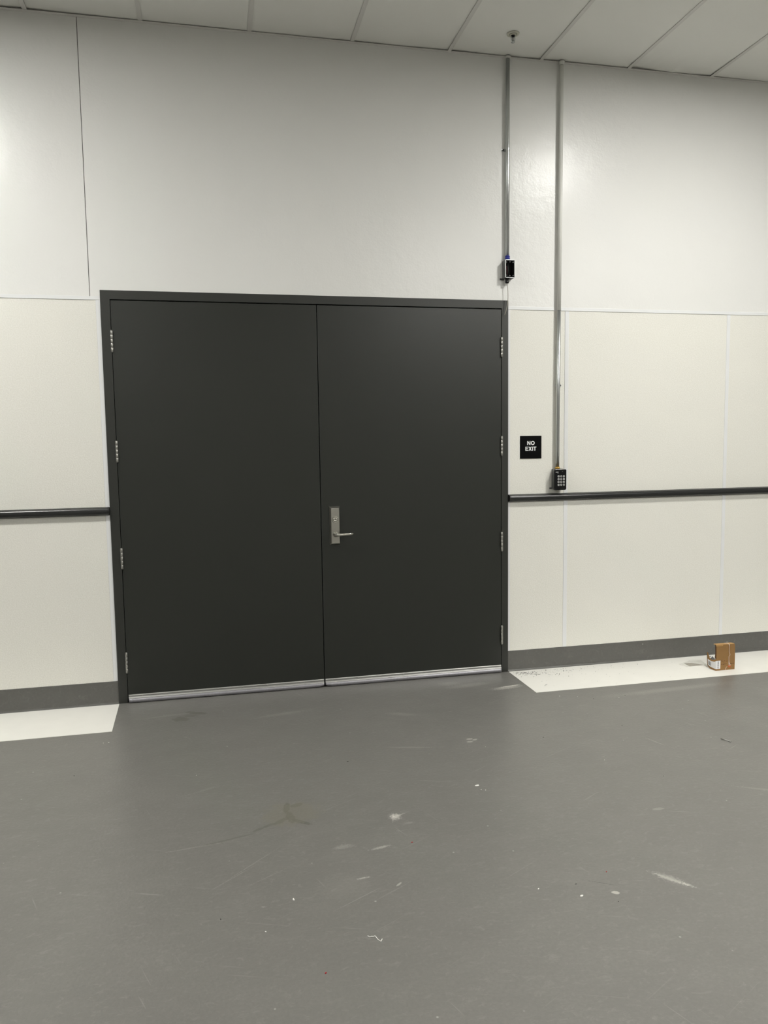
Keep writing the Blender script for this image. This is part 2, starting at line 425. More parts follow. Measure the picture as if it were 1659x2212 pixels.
# ceiling lights, lay in panels in the grid; the last three are added fill
def lamp(ix, ry, power, lab):
    x, y = X0+P2*(ix+.5)+.012, -.022-1.2192*(ry+.5)
    e = empty('ceiling_light', (x, y, HC-.006), lab, 'light', 'square lights in the ceiling')
    bm = B(); r, q = .20, .175
    for t in ((x-r, x-q, y-r, y+r), (x+q, x+r, y-r, y+r), (x-q, x+q, y-r, y-q), (x-q, x+q, y+q, y+r)): box(bm, *t, HC-.010, HC-.0002)
    obj('lamp_frame', bm, M['lamp_frame'], e)
    bm = B(); box(bm, x-q, x+q, y-q, y+q, HC-.006, HC-.001); obj('diffuser', bm, lamp_mat('lit_lamp_diffuser', power), e)
lamp(-3, 1, 227.0, 'lit square ceiling light close to the door wall, left of the door')
lamp(5, 1, 169.0, 'lit square ceiling light close to the door wall, right of the keypad')
lamp(5, 4, 275.0, 'added unseen fill light mid-room, closer to the door of the two there')
lamp(8, 4, 378.0, 'added unseen fill light mid-room, closer to the right wall of the two there')
lamp(-3, 7, 285.0, 'added unseen fill light deep in the left half of the room')

# cove base, both sides of the door
def cove(nm, x0, x1, lab):
    pts = [(-.0001, .1395), (-.0035, .138), (-.0042, .02), (-.0055, .010), (-.0095, .0035), (-.016, .0004), (-.0001, .0004)]
    bm = B(); prism_x(bm, pts, x0, x1); obj(nm, bm, M['cove'], kind='structure', label=lab, cat='baseboard')
cove('baseboard_left', XL, DX0-.001, 'grey coved base along the wall left of the door')
cove('baseboard_right', DX1+.001, XR, 'grey coved base along the wall right of the door')

# trims
def trim(nm, x0, x1, z0, z1, lab, d=.004):
    bm = B(); box(bm, x0, x1, -d, -.0001, z0, z1); obj(nm, bm, M['trim'], kind='structure', label=lab, cat='trim', bevel=.0012)
trim('trim_1', XL, DX0-.001, TZ, TZ+.021, 'white cap strip over the pebbled sheets left of the door')
trim('trim_2', DX1+.001, 2.832, TZ, TZ+.021, 'short white cap strip between door frame and painted conduit')
trim('trim_3', 2.869, XR, TZ, TZ+.021, 'white cap strip over the pebbled sheets right of the conduit')
trim('trim_4', DX0-.026, DX0-.001, .140, TZ-.0005, 'white edge strip against the left side of the door frame', .003)
trim('trim_5', DX1+.001, DX1+.016, .140, TZ-.0005, 'white edge strip against the right side of the door frame', .003)
trim('trim_6', 2.911, 2.939, .140, TZ-.0005, 'white joint strip between sheets beside the keypad', .003)
trim('trim_7', 4.126, 4.152, .140, TZ-.0005, 'white joint strip between sheets above the cardboard carton', .003)
trim('trim_8', 5.345, 5.371, .140, TZ-.0005, 'white joint strip between sheets further right than the carton', .003)
trim('trim_9', -1.245, -1.217, .140, TZ-.0005, 'white joint strip between sheets left of the door', .003)

# ------------------------------------------------------------------ door frame and leaves
FY = -0.010
GX0, GX1, GZ = 0.0524, 2.4640, 2.4094
bm = B()
for pts in ([(DX0, 0), (GX0, 0), (GX0, GZ), (GX1, GZ), (GX1, 0), (DX1, 0), (DX1, DZ), (DX0, DZ)],):
    prism_y(bm, pts, FY, .12)
# rebate stop behind the leaves, so the gaps read black
prism_y(bm, [(GX0, .0005), (GX0+.016, .0005), (GX0+.016, GZ-.016), (GX1-.016, GZ-.016), (GX1-.016, .0005), (GX1, .0005), (GX1, GZ), (GX0, GZ)], .045, .119)
fr = obj('trim_10', bm, M['frame'], kind='structure', label='charcoal painted steel frame around the double door', cat='door frame', bevel=.0015)

def make_leaf(nm, x0, x1, lab, screws):
    e = empty(nm, ((x0+x1)/2, FY, 0.0), lab, 'door', kind='structure')
    bm = B(); box(bm, x0, x1, FY+.0015, .040, .009, GZ-.0055); obj('door_panel', bm, M['door'], e, bevel=.0012)
    # aluminium sweep with bristles
    s0, s1 = x0+.003, x1-.002
    prof = [(FY+.0014, .0518), (FY-.003, .0518), (FY-.0048, .047), (FY-.0048, .038), (FY-.010, .034), (FY-.0115, .030), (FY-.010, .0265), (FY+.0014, .0265)]
    bm = B(); prism_x(bm, prof, s0, s1); sw = obj('door_sweep', bm, M['alu'], e)
    bm = B(); n = 200; top, bot = [], []
    k = 0
    for j in range(n+1):
        x = s0+(s1-s0)*j/n
        w = .0014*math.sin(j*1.7)*(1 if (j//23) % 3 == 0 else .25)
        lift = 0.0
        top.append(bm.verts.new((x, FY-.0085, .0272)))
        edge = (s1-x if nm == 'door_1' else x-s0)
        if edge < .05: lift = .010*(1-edge/.05)**2
        bot.append(bm.verts.new((x, FY-.0075+w, .0046+lift)))
    for j in range(n):
        f = bm.faces.new((top[j], top[j+1], bot[j+1], bot[j])); f.smooth = True
    br = obj('brush', bm, M['bristle'], sw)
    md = br.modifiers.new('thick', 'SOLIDIFY'); md.thickness = .004; md.offset = 1
    for x in screws:
        bm = B(); lathe(bm, [(.0001, -.0016), (.002, -.0016), (.0032, -.0008), (.0034, 0)], (x, FY-.0048, .0425), 'y', 10)
        obj('screw', bm, M['hinge'], sw)
    return e
mb, nt, b = new_mat('grey_sweep_bristle')
p = position(nt); st = noise(nt, scaled(nt, p, (420.0, 1.0, 5.0)), 1.0, 3.0)
nt.links.new(mixc(nt, st.outputs[0], (0.25, 0.245, 0.27), (0.44, 0.43, 0.46)), b.inputs['Base Color'])
b.inputs['Roughness'].default_value = .35; b.inputs['Metallic'].default_value = .3
M['bristle'] = mb
MID = 1.2593
leaf1 = make_leaf('door_1', GX0+.003, MID-.0022, 'charcoal door leaf hinged on the left side, with no lever', [.135+.1515*k for k in range(8)])
leaf2 = make_leaf('door_2', MID+.0022, GX1-.003, 'charcoal door leaf hinged on the right side, with the steel lever lock', [1.325+.151*k for k in range(8)])

# hinges: barrels of five knuckles
def hinge(x, z0, z1, leaf, side):
    bm = B(); L = z1-z0; y = FY-.0055
    lathe(bm, [(.0045, -.0035), (.0062, -.0015), (.0062, 0)], (x, y, z0), 'z', 18)
    hs = [0, .2, .4, .6, .8, 1.0]
    for a, c in zip(hs[:-1], hs[1:]):
        lathe(bm, [(.0072, L*a+.0006), (.0078, L*a+.0014), (.0078, L*c-.0014), (.0072, L*c-.0006)], (x, y, z0), 'z', 18)
    lathe(bm, [(.0062, 0), (.0062, .0015), (.0045, .0035)], (x, y, z1), 'z', 18)
    box(bm, x-.006, x+.006, y, FY+.004, z0+.001, z1-.001)
    obj('hinge', bm, M['hinge'], leaf)
def adj(x, y=-.014):   # true x of a point seen at x on the wall plane but standing at depth y
    return .6018+(x-.6018)*(4.8315+y)/4.8315
for z0, z1 in ((2.1098, 2.2322), (1.466, 1.589), (.8265, .9483), (.1855, .3085)): hinge(adj(.0535), 1.577+(z0-1.577)*.997, 1.577+(z1-1.577)*.997, leaf1, -1)
for z0, z1 in ((2.1047, 2.2264), (1.4634, 1.585), (.8265, .9501), (.1925, .3155)): hinge(adj(2.4685), 1.577+(z0-1.577)*.997, 1.577+(z1-1.577)*.997, leaf2, 1)

# lever lock on the right leaf
px0, px1, pz0, pz1 = 1.3105, 1.3785, .9165, 1.1620
fx0, fx1, fz0, fz1 = 1.3215, 1.3725, .9265, 1.1500
bm = B(); yb, yf = FY+.0014, FY-.016
# raised escutcheon with flared corners top and bottom
a = [bm.verts.new(v) for v in ((px0, yb, pz0), (px1, yb, pz0), (px1, yb, pz1), (px0, yb, pz1))]
c = [bm.verts.new(v) for v in ((px0+.003, yb-.005, pz0+.003), (px1-.003, yb-.005, pz0+.003), (px1-.003, yb-.005, pz1-.003), (px0+.003, yb-.005, pz1-.003))]
d = [bm.verts.new(v) for v in ((fx0, yf, fz0), (fx1, yf, fz0), (fx1, yf, fz1), (fx0, yf, fz1))]
bm.faces.new(a)
for lo, hi in ((a, c), (c, d)):
    for k in range(4): bm.faces.new((lo[k], lo[(k+1) % 4], hi[(k+1) % 4], hi[k]))
bm.faces.new(d)
plate = obj('lock_plate', bm, M['steel'], leaf2, bevel=.0012, label='satin steel lock plate')
bm = B(); kx, kz = 1.3465, 1.0785
lathe(bm, [(.0205, 0), (.0205, -.003), (.0185, -.006), (.0165, -.0068), (.0150, -.0040), (.0135, -.0040), (.0130, -.0075), (.0060, -.0078), (.0055, -.0068), (.0001, -.0068)], (kx, yf, kz), 'y', 36)
cyl = obj('key_cylinder', bm, M['steel'], plate, label='round key cylinder')
bm = B(); box(bm, kx-.0009, kx+.0009, yf-.0076, yf-.0066, kz-.006, kz+.004)
lathe(bm, [(.0045, -.0069), (.0045, -.0062)], (kx, yf, kz-.009), 'y', 12)
obj('keyhole', bm, M['glyph'], plate)
# lever: hub, neck and bent flat arm
lz = .9845
bm = B()
lathe(bm, [(.0165, .0), (.0165, -.004), (.0135, -.006), (.0115, -.010), (.0110, -.040), (.0100, -.046), (.006, -.0485)], (1.3475, yf, lz), 'y', 28)
secs = [(1.341, -.040, .012, .0100), (1.352, -.0485, .0115, .0105), (1.370, -.0505, .0090, .0085), (1.400, -.0500, .0080, .0070), (1.430, -.0490, .0075, .0060), (1.4455, -.0480, .0070, .0055)]
rings = []
for (x, yy, hz, hy) in secs:
    rings.append([bm.verts.new((x, yf+yy+hy*math.cos(t)*.9, lz+.002+hz*math.sin(t)+(x-1.34)*.02)) for t in [PI/4+2*PI*k/12 for k in range(12)]])
for i in range(len(rings)-1):
    for k in range(12):
        f = bm.faces.new((rings[i][k], rings[i][(k+1) % 12], rings[i+1][(k+1) % 12], rings[i+1][k])); f.smooth = True
bm.faces.new(rings[0]); bm.faces.new(rings[-1])
tube(bm, [(1.4400, yf-.0480, lz+.004), (1.4480, yf-.0440, lz+.004), (1.4505, yf-.030, lz+.004)], .0055, 10)
obj('lever', bm, M['steel'], plate, label='steel lever handle')

# ------------------------------------------------------------------ bumper rails
def rail(x0, x1, endx, lab):
    zc0, zc1 = 1.1515, 1.2005
    prof = [(-.0002, zc0+.001), (-.006, zc0+.001), (-.008, zc0), (-.012, zc0), (-.013, zc0+.004), (-.022, zc0+.0045)]
    for k in range(9):
        a = math.radians(-70+140*k/8); prof.append((-.024-.011*math.cos(a), (zc0+zc1)/2+.001+.0195*math.sin(a)))
    prof += [(-.014, zc1-.001), (-.0125, zc1+.0006), (-.004, zc1+.0006), (-.0002, zc1)]
    e = empty('bumper_rail', ((x0+x1)/2, 0, zc0), lab, 'wall rail')
    bm = B(); prism_x(bm, prof, x0, x1)
    r = obj('rail_cover', bm, M['rail'], e, bevel=.0012)
    cp = [(y*1.0-.0006 if y < -.001 else y, z) for y, z in prof]
    bm = B(); prism_x(bm, cp, min(endx), max(endx)); obj('end_cap', bm, M['rail_end'], e, bevel=.0015)
rail(XL+.05, -.010, (-.010, -.0025), 'dark grey bumper rail on the wall left of the door')
rail(2.5195, XR-.05, (2.512, 2.5195), 'dark grey bumper rail on the wall under the keypad')

# ------------------------------------------------------------------ no exit sign
bm = B(); prism_y(bm, rrect(2.5965, 2.7472, 1.4366, 1.5868, .002, 3), -.0045, -.0002)
sign = obj('no_exit_sign', bm, M['sign_black'], bevel=.0006, label='square black sign reading NO EXIT in white on the wall', cat='sign')
def glyph_boxes(ch, x, w, z, h, s):
    """bold stroke letters, x/z lower left"""
    out = []
    if ch == 'N':
        out = [[(x, z), (x+s, z), (x+s, z+h), (x, z+h)], [(x+w-s, z), (x+w, z), (x+w, z+h), (x+w-s, z+h)], [(x, z+h), (x+s*1.05, z+h), (x+w, z), (x+w-s*1.05, z)]]
    elif ch == 'E':
        out = [[(x, z), (x+s, z), (x+s, z+h), (x, z+h)]] + [[(x, q), (x+w*k, q), (x+w*k, q+s*.9), (x, q+s*.9)] for q, k in ((z, 1), (z+h/2-s*.45, .93), (z+h-s*.9, 1))]
    elif ch == 'X':
        out = [[(x, z), (x+s*1.15, z), (x+w, z+h), (x+w-s*1.15, z+h)], [(x+w-s*1.15, z), (x+w, z), (x+s*1.15, z+h), (x, z+h)]]
    elif ch == 'I': out = [[(x, z), (x+s, z), (x+s, z+h), (x, z+h)]]
    elif ch == 'T': out = [[(x+w/2-s/2, z), (x+w/2+s/2, z), (x+w/2+s/2, z+h), (x+w/2-s/2, z+h)], [(x, z+h-s*.9), (x+w, z+h-s*.9), (x+w, z+h), (x, z+h)]]
    return out
def letter(bm, ch, x, w, z, h, s, lay):
    if ch == 'O':
        n = 32; cx, cz = x+w/2, z+h/2
        o = [(cx+w/2*math.cos(2*PI*k/n), cz+(h/2+.0004)*math.sin(2*PI*k/n)) for k in range(n)]
        i_ = [(cx+(w/2-s)*math.cos(2*PI*k/n), cz+(h/2-s*.9)*math.sin(2*PI*k/n)) for k in range(n)]
        for yy in (-.0054,):
            vo = [bm.verts.new((a, yy, c)) for a, c in o]; vi = [bm.verts.new((a, yy, c)) for a, c in i_]
            wo = [bm.verts.new((a, -.0045, c)) for a, c in o]; wi = [bm.verts.new((a, -.0045, c)) for a, c in i_]
            for k in range(n):
                j = (k+1) % n
                bm.faces.new((vo[k], vo[j], vi[j], vi[k])); bm.faces.new((vo[k], wo[k], wo[j], vo[j])); bm.faces.new((vi[k], vi[j], wi[j], wi[k]))
        return
    for q, pts in enumerate(glyph_boxes(ch, x, w, z, h, s)):
        prism_y(bm, pts, -.0054-.00003*q, -.0045)
CX = 2.6718
bm = B(); h = .0268; z = 1.5262
letter(bm, 'N', CX-.0262, .0225, z, h, .0058, 0); letter(bm, 'O', CX-.0005, .0268, z, h, .0060, 0)
obj('lettering', bm, M['white'], sign)
bm = B(); z = 1.4885
x = CX-.0390
for ch, w, g in (('E', .0200, .0022), ('X', .0230, .0032), ('I', .0058, .0022), ('T', .0212, 0)):
    letter(bm, ch, x, w, z, h, .0058, 0); x += w+g
obj('lettering', bm, M['white'], sign)

# ------------------------------------------------------------------ conduits
def strap(parent, x, y, r, z, side, big=False):
    bm = B()
    n = 14; R0, R1 = r+.0002, r+.0018
    for (za, zb) in ((z-.0075, z+.0075),):
        ring = []
        for k in range(n+1):
            a = PI*.0+ PI*k/n
            ring.append((x+math.cos(a)*R0, y-math.sin(a)*R0, x+math.cos(a)*R1, y-math.sin(a)*R1))
        for k in range(n):
            q0, q1 = ring[k], ring[k+1]
            v = [bm.verts.new(c) for c in ((q0[0], q0[1], za), (q1[0], q1[1], za), (q1[2], q1[3], za), (q0[2], q0[3], za), (q0[0], q0[1], zb), (q1[0], q1[1], zb), (q1[2], q1[3], zb), (q0[2], q0[3], zb))]
            for f in ((0,1,2,3), (4,7,6,5), (3,2,6,7), (0,4,5,1)): bm.faces.new([v[i] for i in f])
    xe = x+side*r
    box(bm, min(xe, xe+side*.020), max(xe, xe+side*.020), -.003, -.0002, z-.009, z+.009)
    box(bm, min(xe-side*.0015, xe+side*.0015), max(xe-side*.0015, xe+side*.0015), y, -.001, z-.0075, z+.0075)
    box(bm, x-r*.9, x+r*.9, y+r*.5, -.0002, z-.006, z+.006)
    s = obj('strap', bm, M['zinc'], parent, bevel=.0004)
    bm = B(); xs = xe+side*.011
    lathe(bm, [(.0045, 0), (.0045, -.010), (.0038, -.0115), (.0001, -.0115)], (xs, -.003, z), 'y', 14)
    obj('screw', bm, M['bolt'], s)

R = .0123
c1 = empty('conduit', (2.4985, -.024, 2.72), 'bare metal conduit running from ceiling down to the open box', 'conduit')
bm = B(); tube(bm, [(2.4995, -.024, HC+.02), (2.4985, -.024, 3.3), (2.4975, -.024, 2.73)], R, 28); obj('pipe', bm, M['zinc'], c1)
bm = B(); lathe(bm, [(R+.0008, -.012), (.0175, -.006), (.0185, -.0012)], (2.4995, -.024, HC), 'z', 26); obj('collar', bm, M['cond_paint'], c1, label='white collar at the ceiling')
strap(c1, 2.4985, -.024, R, 3.397, -1)
bm = B()
lathe(bm, [(R+.0006, .0235), (.0150, .0225), (.0158, .019), (.0158, .014), (.0146, .0125), (.0146, .011), (.0168, .010), (.0168, .0035), (.0150, .0)], (2.4975, -.024, 2.7155), 'z', 10)
obj('compression_fitting', bm, M['blue'], c1, label='blue ringed compression fitting')
bm = B(); lathe(bm, [(.0125, 0), (.0145, .002), (.0145, .0085), (.0125, .0095)], (2.4975, -.024, 2.7065), 'z', 24); obj('fitting_nut', bm, M['zinc'], c1)

c2 = empty('conduit', (2.852, -.030, 1.37), 'slim conduit, white painted above and bare below, down to the keypad', 'conduit')
bm = B()
tube(bm, [(2.8640, -.026, HC+.02), (2.8605, -.026, 3.0), (2.8565, -.026, 2.403)], R+.0004, 28, mi=0)
tube(bm, [(2.8565, -.0262, 2.412), (2.8535, -.0272, 1.9), (2.8520, -.0285, 1.372)], R, 28, mi=1)
obj('pipe', bm, [M['cond_paint'], M['zinc']], c2)
bm = B(); lathe(bm, [(R+.0006, -.020), (.0155, -.016), (.0160, -.006), (.0195, -.004), (.0200, -.0012)], (2.8640, -.026, HC), 'z', 26); obj('collar', bm, M['cond_paint'], c2, label='white collar at the ceiling')
strap(c2, 2.8535, -.0272, R, 1.917, 1)
bm = B(); lathe(bm, [(.0138, 0), (.0172, .001), (.0172, .0085), (.0145, .0095), (.0138, .013)], (2.8520, -.0285, 1.3652), 'z', 8); obj('brass_nut', bm, M['brass'], c2, label='brass coloured nut')

# ------------------------------------------------------------------ open junction box
jx0, jx1, jz0, jz1, jd, w = 2.4720, 2.5360, 2.5975, 2.7085, .055, .003
jb = empty('junction_box', ((jx0+jx1)/2, 0, jz0), 'open grey metal junction box above the door frame corner', 'junction box')
bm = B()
box(bm, jx0, jx0+w, -jd, -.0003, jz0, jz1, 0); box(bm, jx1-w, jx1, -jd, -.0003, jz0, jz1, 0)
box(bm, jx0+w, jx1-w, -jd, -.0003, jz0, jz0+w, 0); box(bm, jx0+w, jx1-w, -jd, -.0003, jz1-w, jz1, 0)
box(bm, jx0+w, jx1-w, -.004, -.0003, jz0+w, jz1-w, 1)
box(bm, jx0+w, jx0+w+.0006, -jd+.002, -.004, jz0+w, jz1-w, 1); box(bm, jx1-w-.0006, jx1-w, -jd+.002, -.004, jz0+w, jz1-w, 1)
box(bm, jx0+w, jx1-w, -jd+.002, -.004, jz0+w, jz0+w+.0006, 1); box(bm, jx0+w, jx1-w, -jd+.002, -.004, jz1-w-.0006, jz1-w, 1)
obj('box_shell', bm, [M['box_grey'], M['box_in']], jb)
bm = B(); q = .0022
for a_ in ((jx0-.0004, jx0+q, jz0, jz1), (jx1-q, jx1+.0004, jz0, jz1), (jx0, jx1, jz0-.0004, jz0+q), (jx0, jx1, jz1-q, jz1+.0004)):
    box(bm, a_[0], a_[1], -jd-.0008, -jd+.0005, a_[2], a_[3])
obj('front_lip', bm, M['box_lip'], jb)
for x, z in ((jx0+.009, jz1-.014), (jx1-.009, jz1-.014), (jx0+.009, jz0+.014), (jx1-.009, jz0+.014), ((jx0+jx1)/2+.001, jz1-.012), ((jx0+jx1)/2+.001, jz0+.013)):
    bm = B(); lathe(bm, [(.0042, .012), (.0042, 0), (.0024, -.0002), (.0020, .003), (.0001, .003)], (x, -jd+.004, z), 'y', 12)
    obj('screw_lug', bm, M['box_grey'], jb)
bm = B(); tube(bm, [(jx0+.014, -.030, jz1-.035), (jx0+.013, -.046, jz1-.055), (jx0+.014, -.048, jz0+.035), (jx0+.017, -.040, jz0+.012)], .0017, 8); obj('wire', bm, M['red_wire'], jb, label='dark red wire')
bm = B(); tube(bm, [(jx0+.020, -.020, jz1-.030), (jx0+.027, -.038, jz1-.055), (jx0+.029, -.036, jz0+.040), (jx0+.022, -.025, jz0+.010)], .0016, 8); obj('wire', bm, M['green_wire'], jb, label='dark green wire')
bm = B(); tube(bm, [(jx0+.011, -.018, jz1-.020), (jx0+.024, -.030, jz1-.028), (jx0+.033, -.020, jz1-.045), (jx0+.036, -.020, jz0+.03)], .0015, 8); obj('wire', bm, M['black'], jb)
bm = B(); box(bm, jx0-.017, jx0+.012, -.004, -.0003, jz0-.008, jz0+.004); obj('mounting_ear', bm, M['box_grey'], jb, bevel=.001)
bm = B(); lathe(bm, [(.0042, 0), (.0042, -.003), (.0025, -.0045), (.0001, -.0045)], (jx0-.0125, -.004, jz0-.002), 'y', 14); obj('ear_screw', bm, M['bolt'], jb)
gx, gy = 2.4925, -.030
bm = B(); lathe(bm, [(.0150, 0), (.0155, -.003), (.0150, -.008), (.0118, -.0095), (.0118, -.020), (.0125, -.021), (.0125, -.028), (.0095, -.032), (.005, -.033)], (gx, gy, jz0-.0003), 'z', 12)
obj('cable_gland', bm, M['black_gloss'], jb, label='black cable gland under the box')

bm = B(); pts = []
for t in range(25):
    u = t/24; z = 2.570-u*.205
    xx = gx+.0065*math.sin(u*PI*.9)-.018*u*u*u; yy = gy-.006*math.sin(u*PI)
    pts.append((xx, yy, z))
tube(bm, pts, .0021, 10)
obj('cable', bm, M['cable'], jb, label='thin grey cable dangling from the gland')

# ------------------------------------------------------------------ keypad
kp = empty('keypad', (2.856, 0, 1.225), 'black access keypad with twelve silver keys above the rail', 'keypad')
bm = B(); prism_y(bm, rrect(2.8225, 2.8915, 1.2290, 1.3650, .004, 3), -.047, -.0003); obj('back_box', bm, M['box_grey'], kp, bevel=.001, label='grey metal back box')
bm = B(); box(bm, 2.8065, 2.83, -.004, -.0003, 1.2295, 1.2400); obj('mounting_ear', bm, M['box_grey'], kp, bevel=.001)
bm = B(); kx0, kx1, kz0, kz1 = 2.8115, 2.9000, 1.2250, 1.3640
prism_y(bm, rrect(kx0, kx1, kz0, kz1, .011, 7), -.066, -.0475)
# sloped crown of the case
obj('keypad_case', bm, M['black_gloss'], kp, bevel=.0035, segs=3)
keys = ['123', '456', '789', '*0#']
def digit_mesh(ch, cx, cz):
    cu = bpy.data.curves.new('digit', 'FONT'); cu.body = ch; cu.size = .0105; cu.align_x = 'CENTER'; cu.align_y = 'CENTER'; cu.extrude = .0003; cu.offset = .0003; cu.resolution_u = 3
    t = bpy.data.objects.new('digit', cu); COL.objects.link(t)
    dg = bpy.context.evaluated_depsgraph_get(); dg.update()
    me = bpy.data.meshes.new_from_object(t.evaluated_get(dg)); bpy.data.objects.remove(t); bpy.data.curves.remove(cu)
    me.transform(Matrix.Translation((cx, -.0702, cz)) @ Matrix.Rotation(PI/2, 4, 'X')); me.materials.clear(); me.materials.append(M['glyph'])
    return me
for r_ in range(4):
    for c_ in range(3):
        bx, bz = 2.8418+.0190*c_, 1.3165-.0188*r_
        bm = B(); prism_y(bm, rrect(bx-.0064, bx+.0064, bz-.0068, bz+.0068, .0042, 5), -.0698, -.0655)
        bt = obj('key', bm, M['button'], kp, bevel=.0010)
        me = digit_mesh(keys[r_][c_], bx, bz+.0004)
        o = bpy.data.objects.new('key_print', me); COL.objects.link(o); o.parent = bt; o.location = -Vector(kp.location)-Vector(bt.location)
bm = B(); box(bm, 2.8225, 2.8415, -.0666, -.0655, 1.3435, 1.3462); obj('marking', bm, M['white'], kp, label='small white bar painted as a lamp reflection')  # white bar stands in for a lamp reflection on the glossy case
bm = B(); lathe(bm, [(.0022, 0), (.0022, -.0012), (.001, -.0018)], (2.8385, -.0655, 1.3385), 'y', 12); obj('reflection_dot', bm, M['white'], kp)  # white dot drawn as a lamp glint on the case
bm = B(); lathe(bm, [(.0018, 0), (.0018, -.0010), (.001, -.0014)], (2.8710, -.0655, 1.3470), 'y', 12); obj('reflection_dot', bm, M['button'], kp)  # silver dot, another lamp reflection put in as colour

# ------------------------------------------------------------------ sprinkler
sp = empty('sprinkler', (2.430, -.283, HC), 'pendant fire sprinkler with cream ring in the ceiling tile', 'sprinkler')
S0 = Vector((2.430, -.283, HC+.0025))
bm = B(); lathe(bm, [(.0370, -.0001), (.0365, -.0025), (.031, -.0042), (.024, -.0050), (.0215, -.0030), (.0205, .006)], S0, 'z', 40); obj('escutcheon', bm, M['cream'], sp)
bm = B(); lathe(bm, [(.0200, -.0015), (.0195, -.0085), (.0150, -.0110), (.0140, -.0055), (.012, -.0050)], S0, 'z', 32); obj('cup', bm, M['cream'], sp)
bm = B(); lathe(bm, [(.0110, -.004), (.0110, -.0150), (.0085, -.0170), (.005, -.018)], S0, 'z', 6); obj('sprinkler_body', bm, M['black'], sp)
for s in (-1, 1):
    bm = B(); tube(bm, [S0+Vector((s*.008, 0, -.015)), S0+Vector((s*.0120, 0, -.024)), S0+Vector((s*.0105, 0, -.034)), S0+Vector((s*.003, 0, -.041))], .0026, 10); obj('frame_arm', bm, M['zinc'], sp)
bm = B(); tube(bm, [S0+Vector((0, 0, -.017)), S0+Vector((0, 0, -.040))], .0026, 10); obj('bulb', bm, M['black'], sp, label='dark heat bulb')
bm = B(); lathe(bm, [(.003, -.040), (.0035, -.046), (.0125, -.0470), (.0128, -.0480), (.002, -.0485)], S0, 'z', 20); obj('deflector', bm, M['zinc'], sp)

# ------------------------------------------------------------------ painted strips on the floor
bm = B()
prism_z(bm, [(XL, -.0165), (.002, -.0165), (.014, -.478), (XL, -.478)], .0000, .0012)
obj('painted_strip', bm, M['stripe'], label='white painted floor strip along the base left of the door', cat='floor marking')
bm = B(); prism_z(bm, [(2.512, -.0165), (XR, -.0165), (XR, -.478), (2.516, -.466)], .0000, .0012)
obj('painted_strip', bm, M['stripe'], label='white painted floor strip under the carton right of the door', cat='floor marking')

# grit crumbs swept on the right strip
bm = B()
def crumb(bm, x, y, s, z=0.0012):
    n = 5; a0 = random.random()*6
    pts = [(x+s*random.uniform(.5, 1.3)*math.cos(a0+2*PI*k/n), y+s*.8*random.uniform(.5, 1.3)*math.sin(a0+2*PI*k/n)) for k in range(n)]
    prism_z(bm, pts, z, z+s*.5)
for k in range(150):
    x = 2.545+abs(random.gauss(0, .28)); y = -.05-abs(random.gauss(0, .07))
    if y > -.44: crumb(bm, x, y, random.choice((.0012, .0016, .002, .003)))
for k in range(45):
    x = 2.53+abs(random.gauss(0, .05)); y = -.045-abs(random.gauss(0, .03)); crumb(bm, x, y, random.uniform(.001, .0028))
for k in range(16): crumb(bm, 2.60+.006*k+random.uniform(-.003, .003), -.095-.0022*k+random.uniform(-.004, .004), random.uniform(.002, .0038))
for k in range(7): crumb(bm, 2.575+.007*k, -.075+random.uniform(-.012, .012), random.uniform(.003, .005))
for k in range(40): crumb(bm, random.uniform(2.6, 3.9), random.uniform(-.45, -.03), random.uniform(.0008, .0016))
for k in range(8): crumb(bm, 2.62+.004*k, -.36+.004*k+random.uniform(-.006, .006), .0018)
obj('dirt_crumbs', bm, M['speck'], kind='stuff', label='fine dark crumbs scattered on the white strip by the door', cat='dirt')

# ------------------------------------------------------------------ torn carton
F = -.361; TH = .003
ct = empty('cardboard_carton', (3.92, -.345, 0), 'small torn brown carton standing on the white strip', 'box')
bx0, bx1, bd, bh = 3.849, 3.9925, .030, .1765
z0 = .0014
bm = B()
prism_y(bm, [(bx0, z0), (bx1, z0), (bx1+.0008, .07), (bx1, .150), (bx1-.004, bh-.001), (bx0+.0025, bh), (bx0+.0035, .082), (bx0, .074)], F, F+TH)
obj('front_panel', bm, M['card'], ct, bevel=.0006)
bm = B(); box(bm, bx0+.016, bx1-.001, F+bd-TH, F+bd, z0, bh-.001); obj('back_panel', bm, M['card_dark'], ct)
bm = B(); box(bm, bx1-TH, bx1, F+TH, F+bd-TH, z0, bh-.006); obj('side_panel', bm, M['card'], ct)
bm = B(); prism_x(bm, [(F+TH, .083), (F+.018, .086), (F+.014, .12), (F+.017, bh-.003), (F+TH, bh-.003)], bx0+.0035, bx0+.0065); obj('side_panel', bm, M['card_dark'], ct)
bm = B(); prism_z(bm, [(bx0+.002, F-.0008), (bx1-.006, F-.0008), (bx1-.010, F+bd), (bx0-.001, F+bd)], bh-.0005, bh+.0025); obj('top_flap', bm, M['card_edge'], ct, bevel=.0008)
bm = B(); prism_z(bm, [(bx0+.001, F-.0015), (bx0+.050, F-.0016), (bx0+.050, F+.006), (bx0+.001, F+.006)], bh-.008, bh-.0002); obj('torn_flap', bm, M['card_edge'], ct)
bm = B(); box(bm, bx0+.002, bx1-.002, F+TH, F+bd-TH, z0, z0+.003); obj('bottom_panel', bm, M['card_dark'], ct)
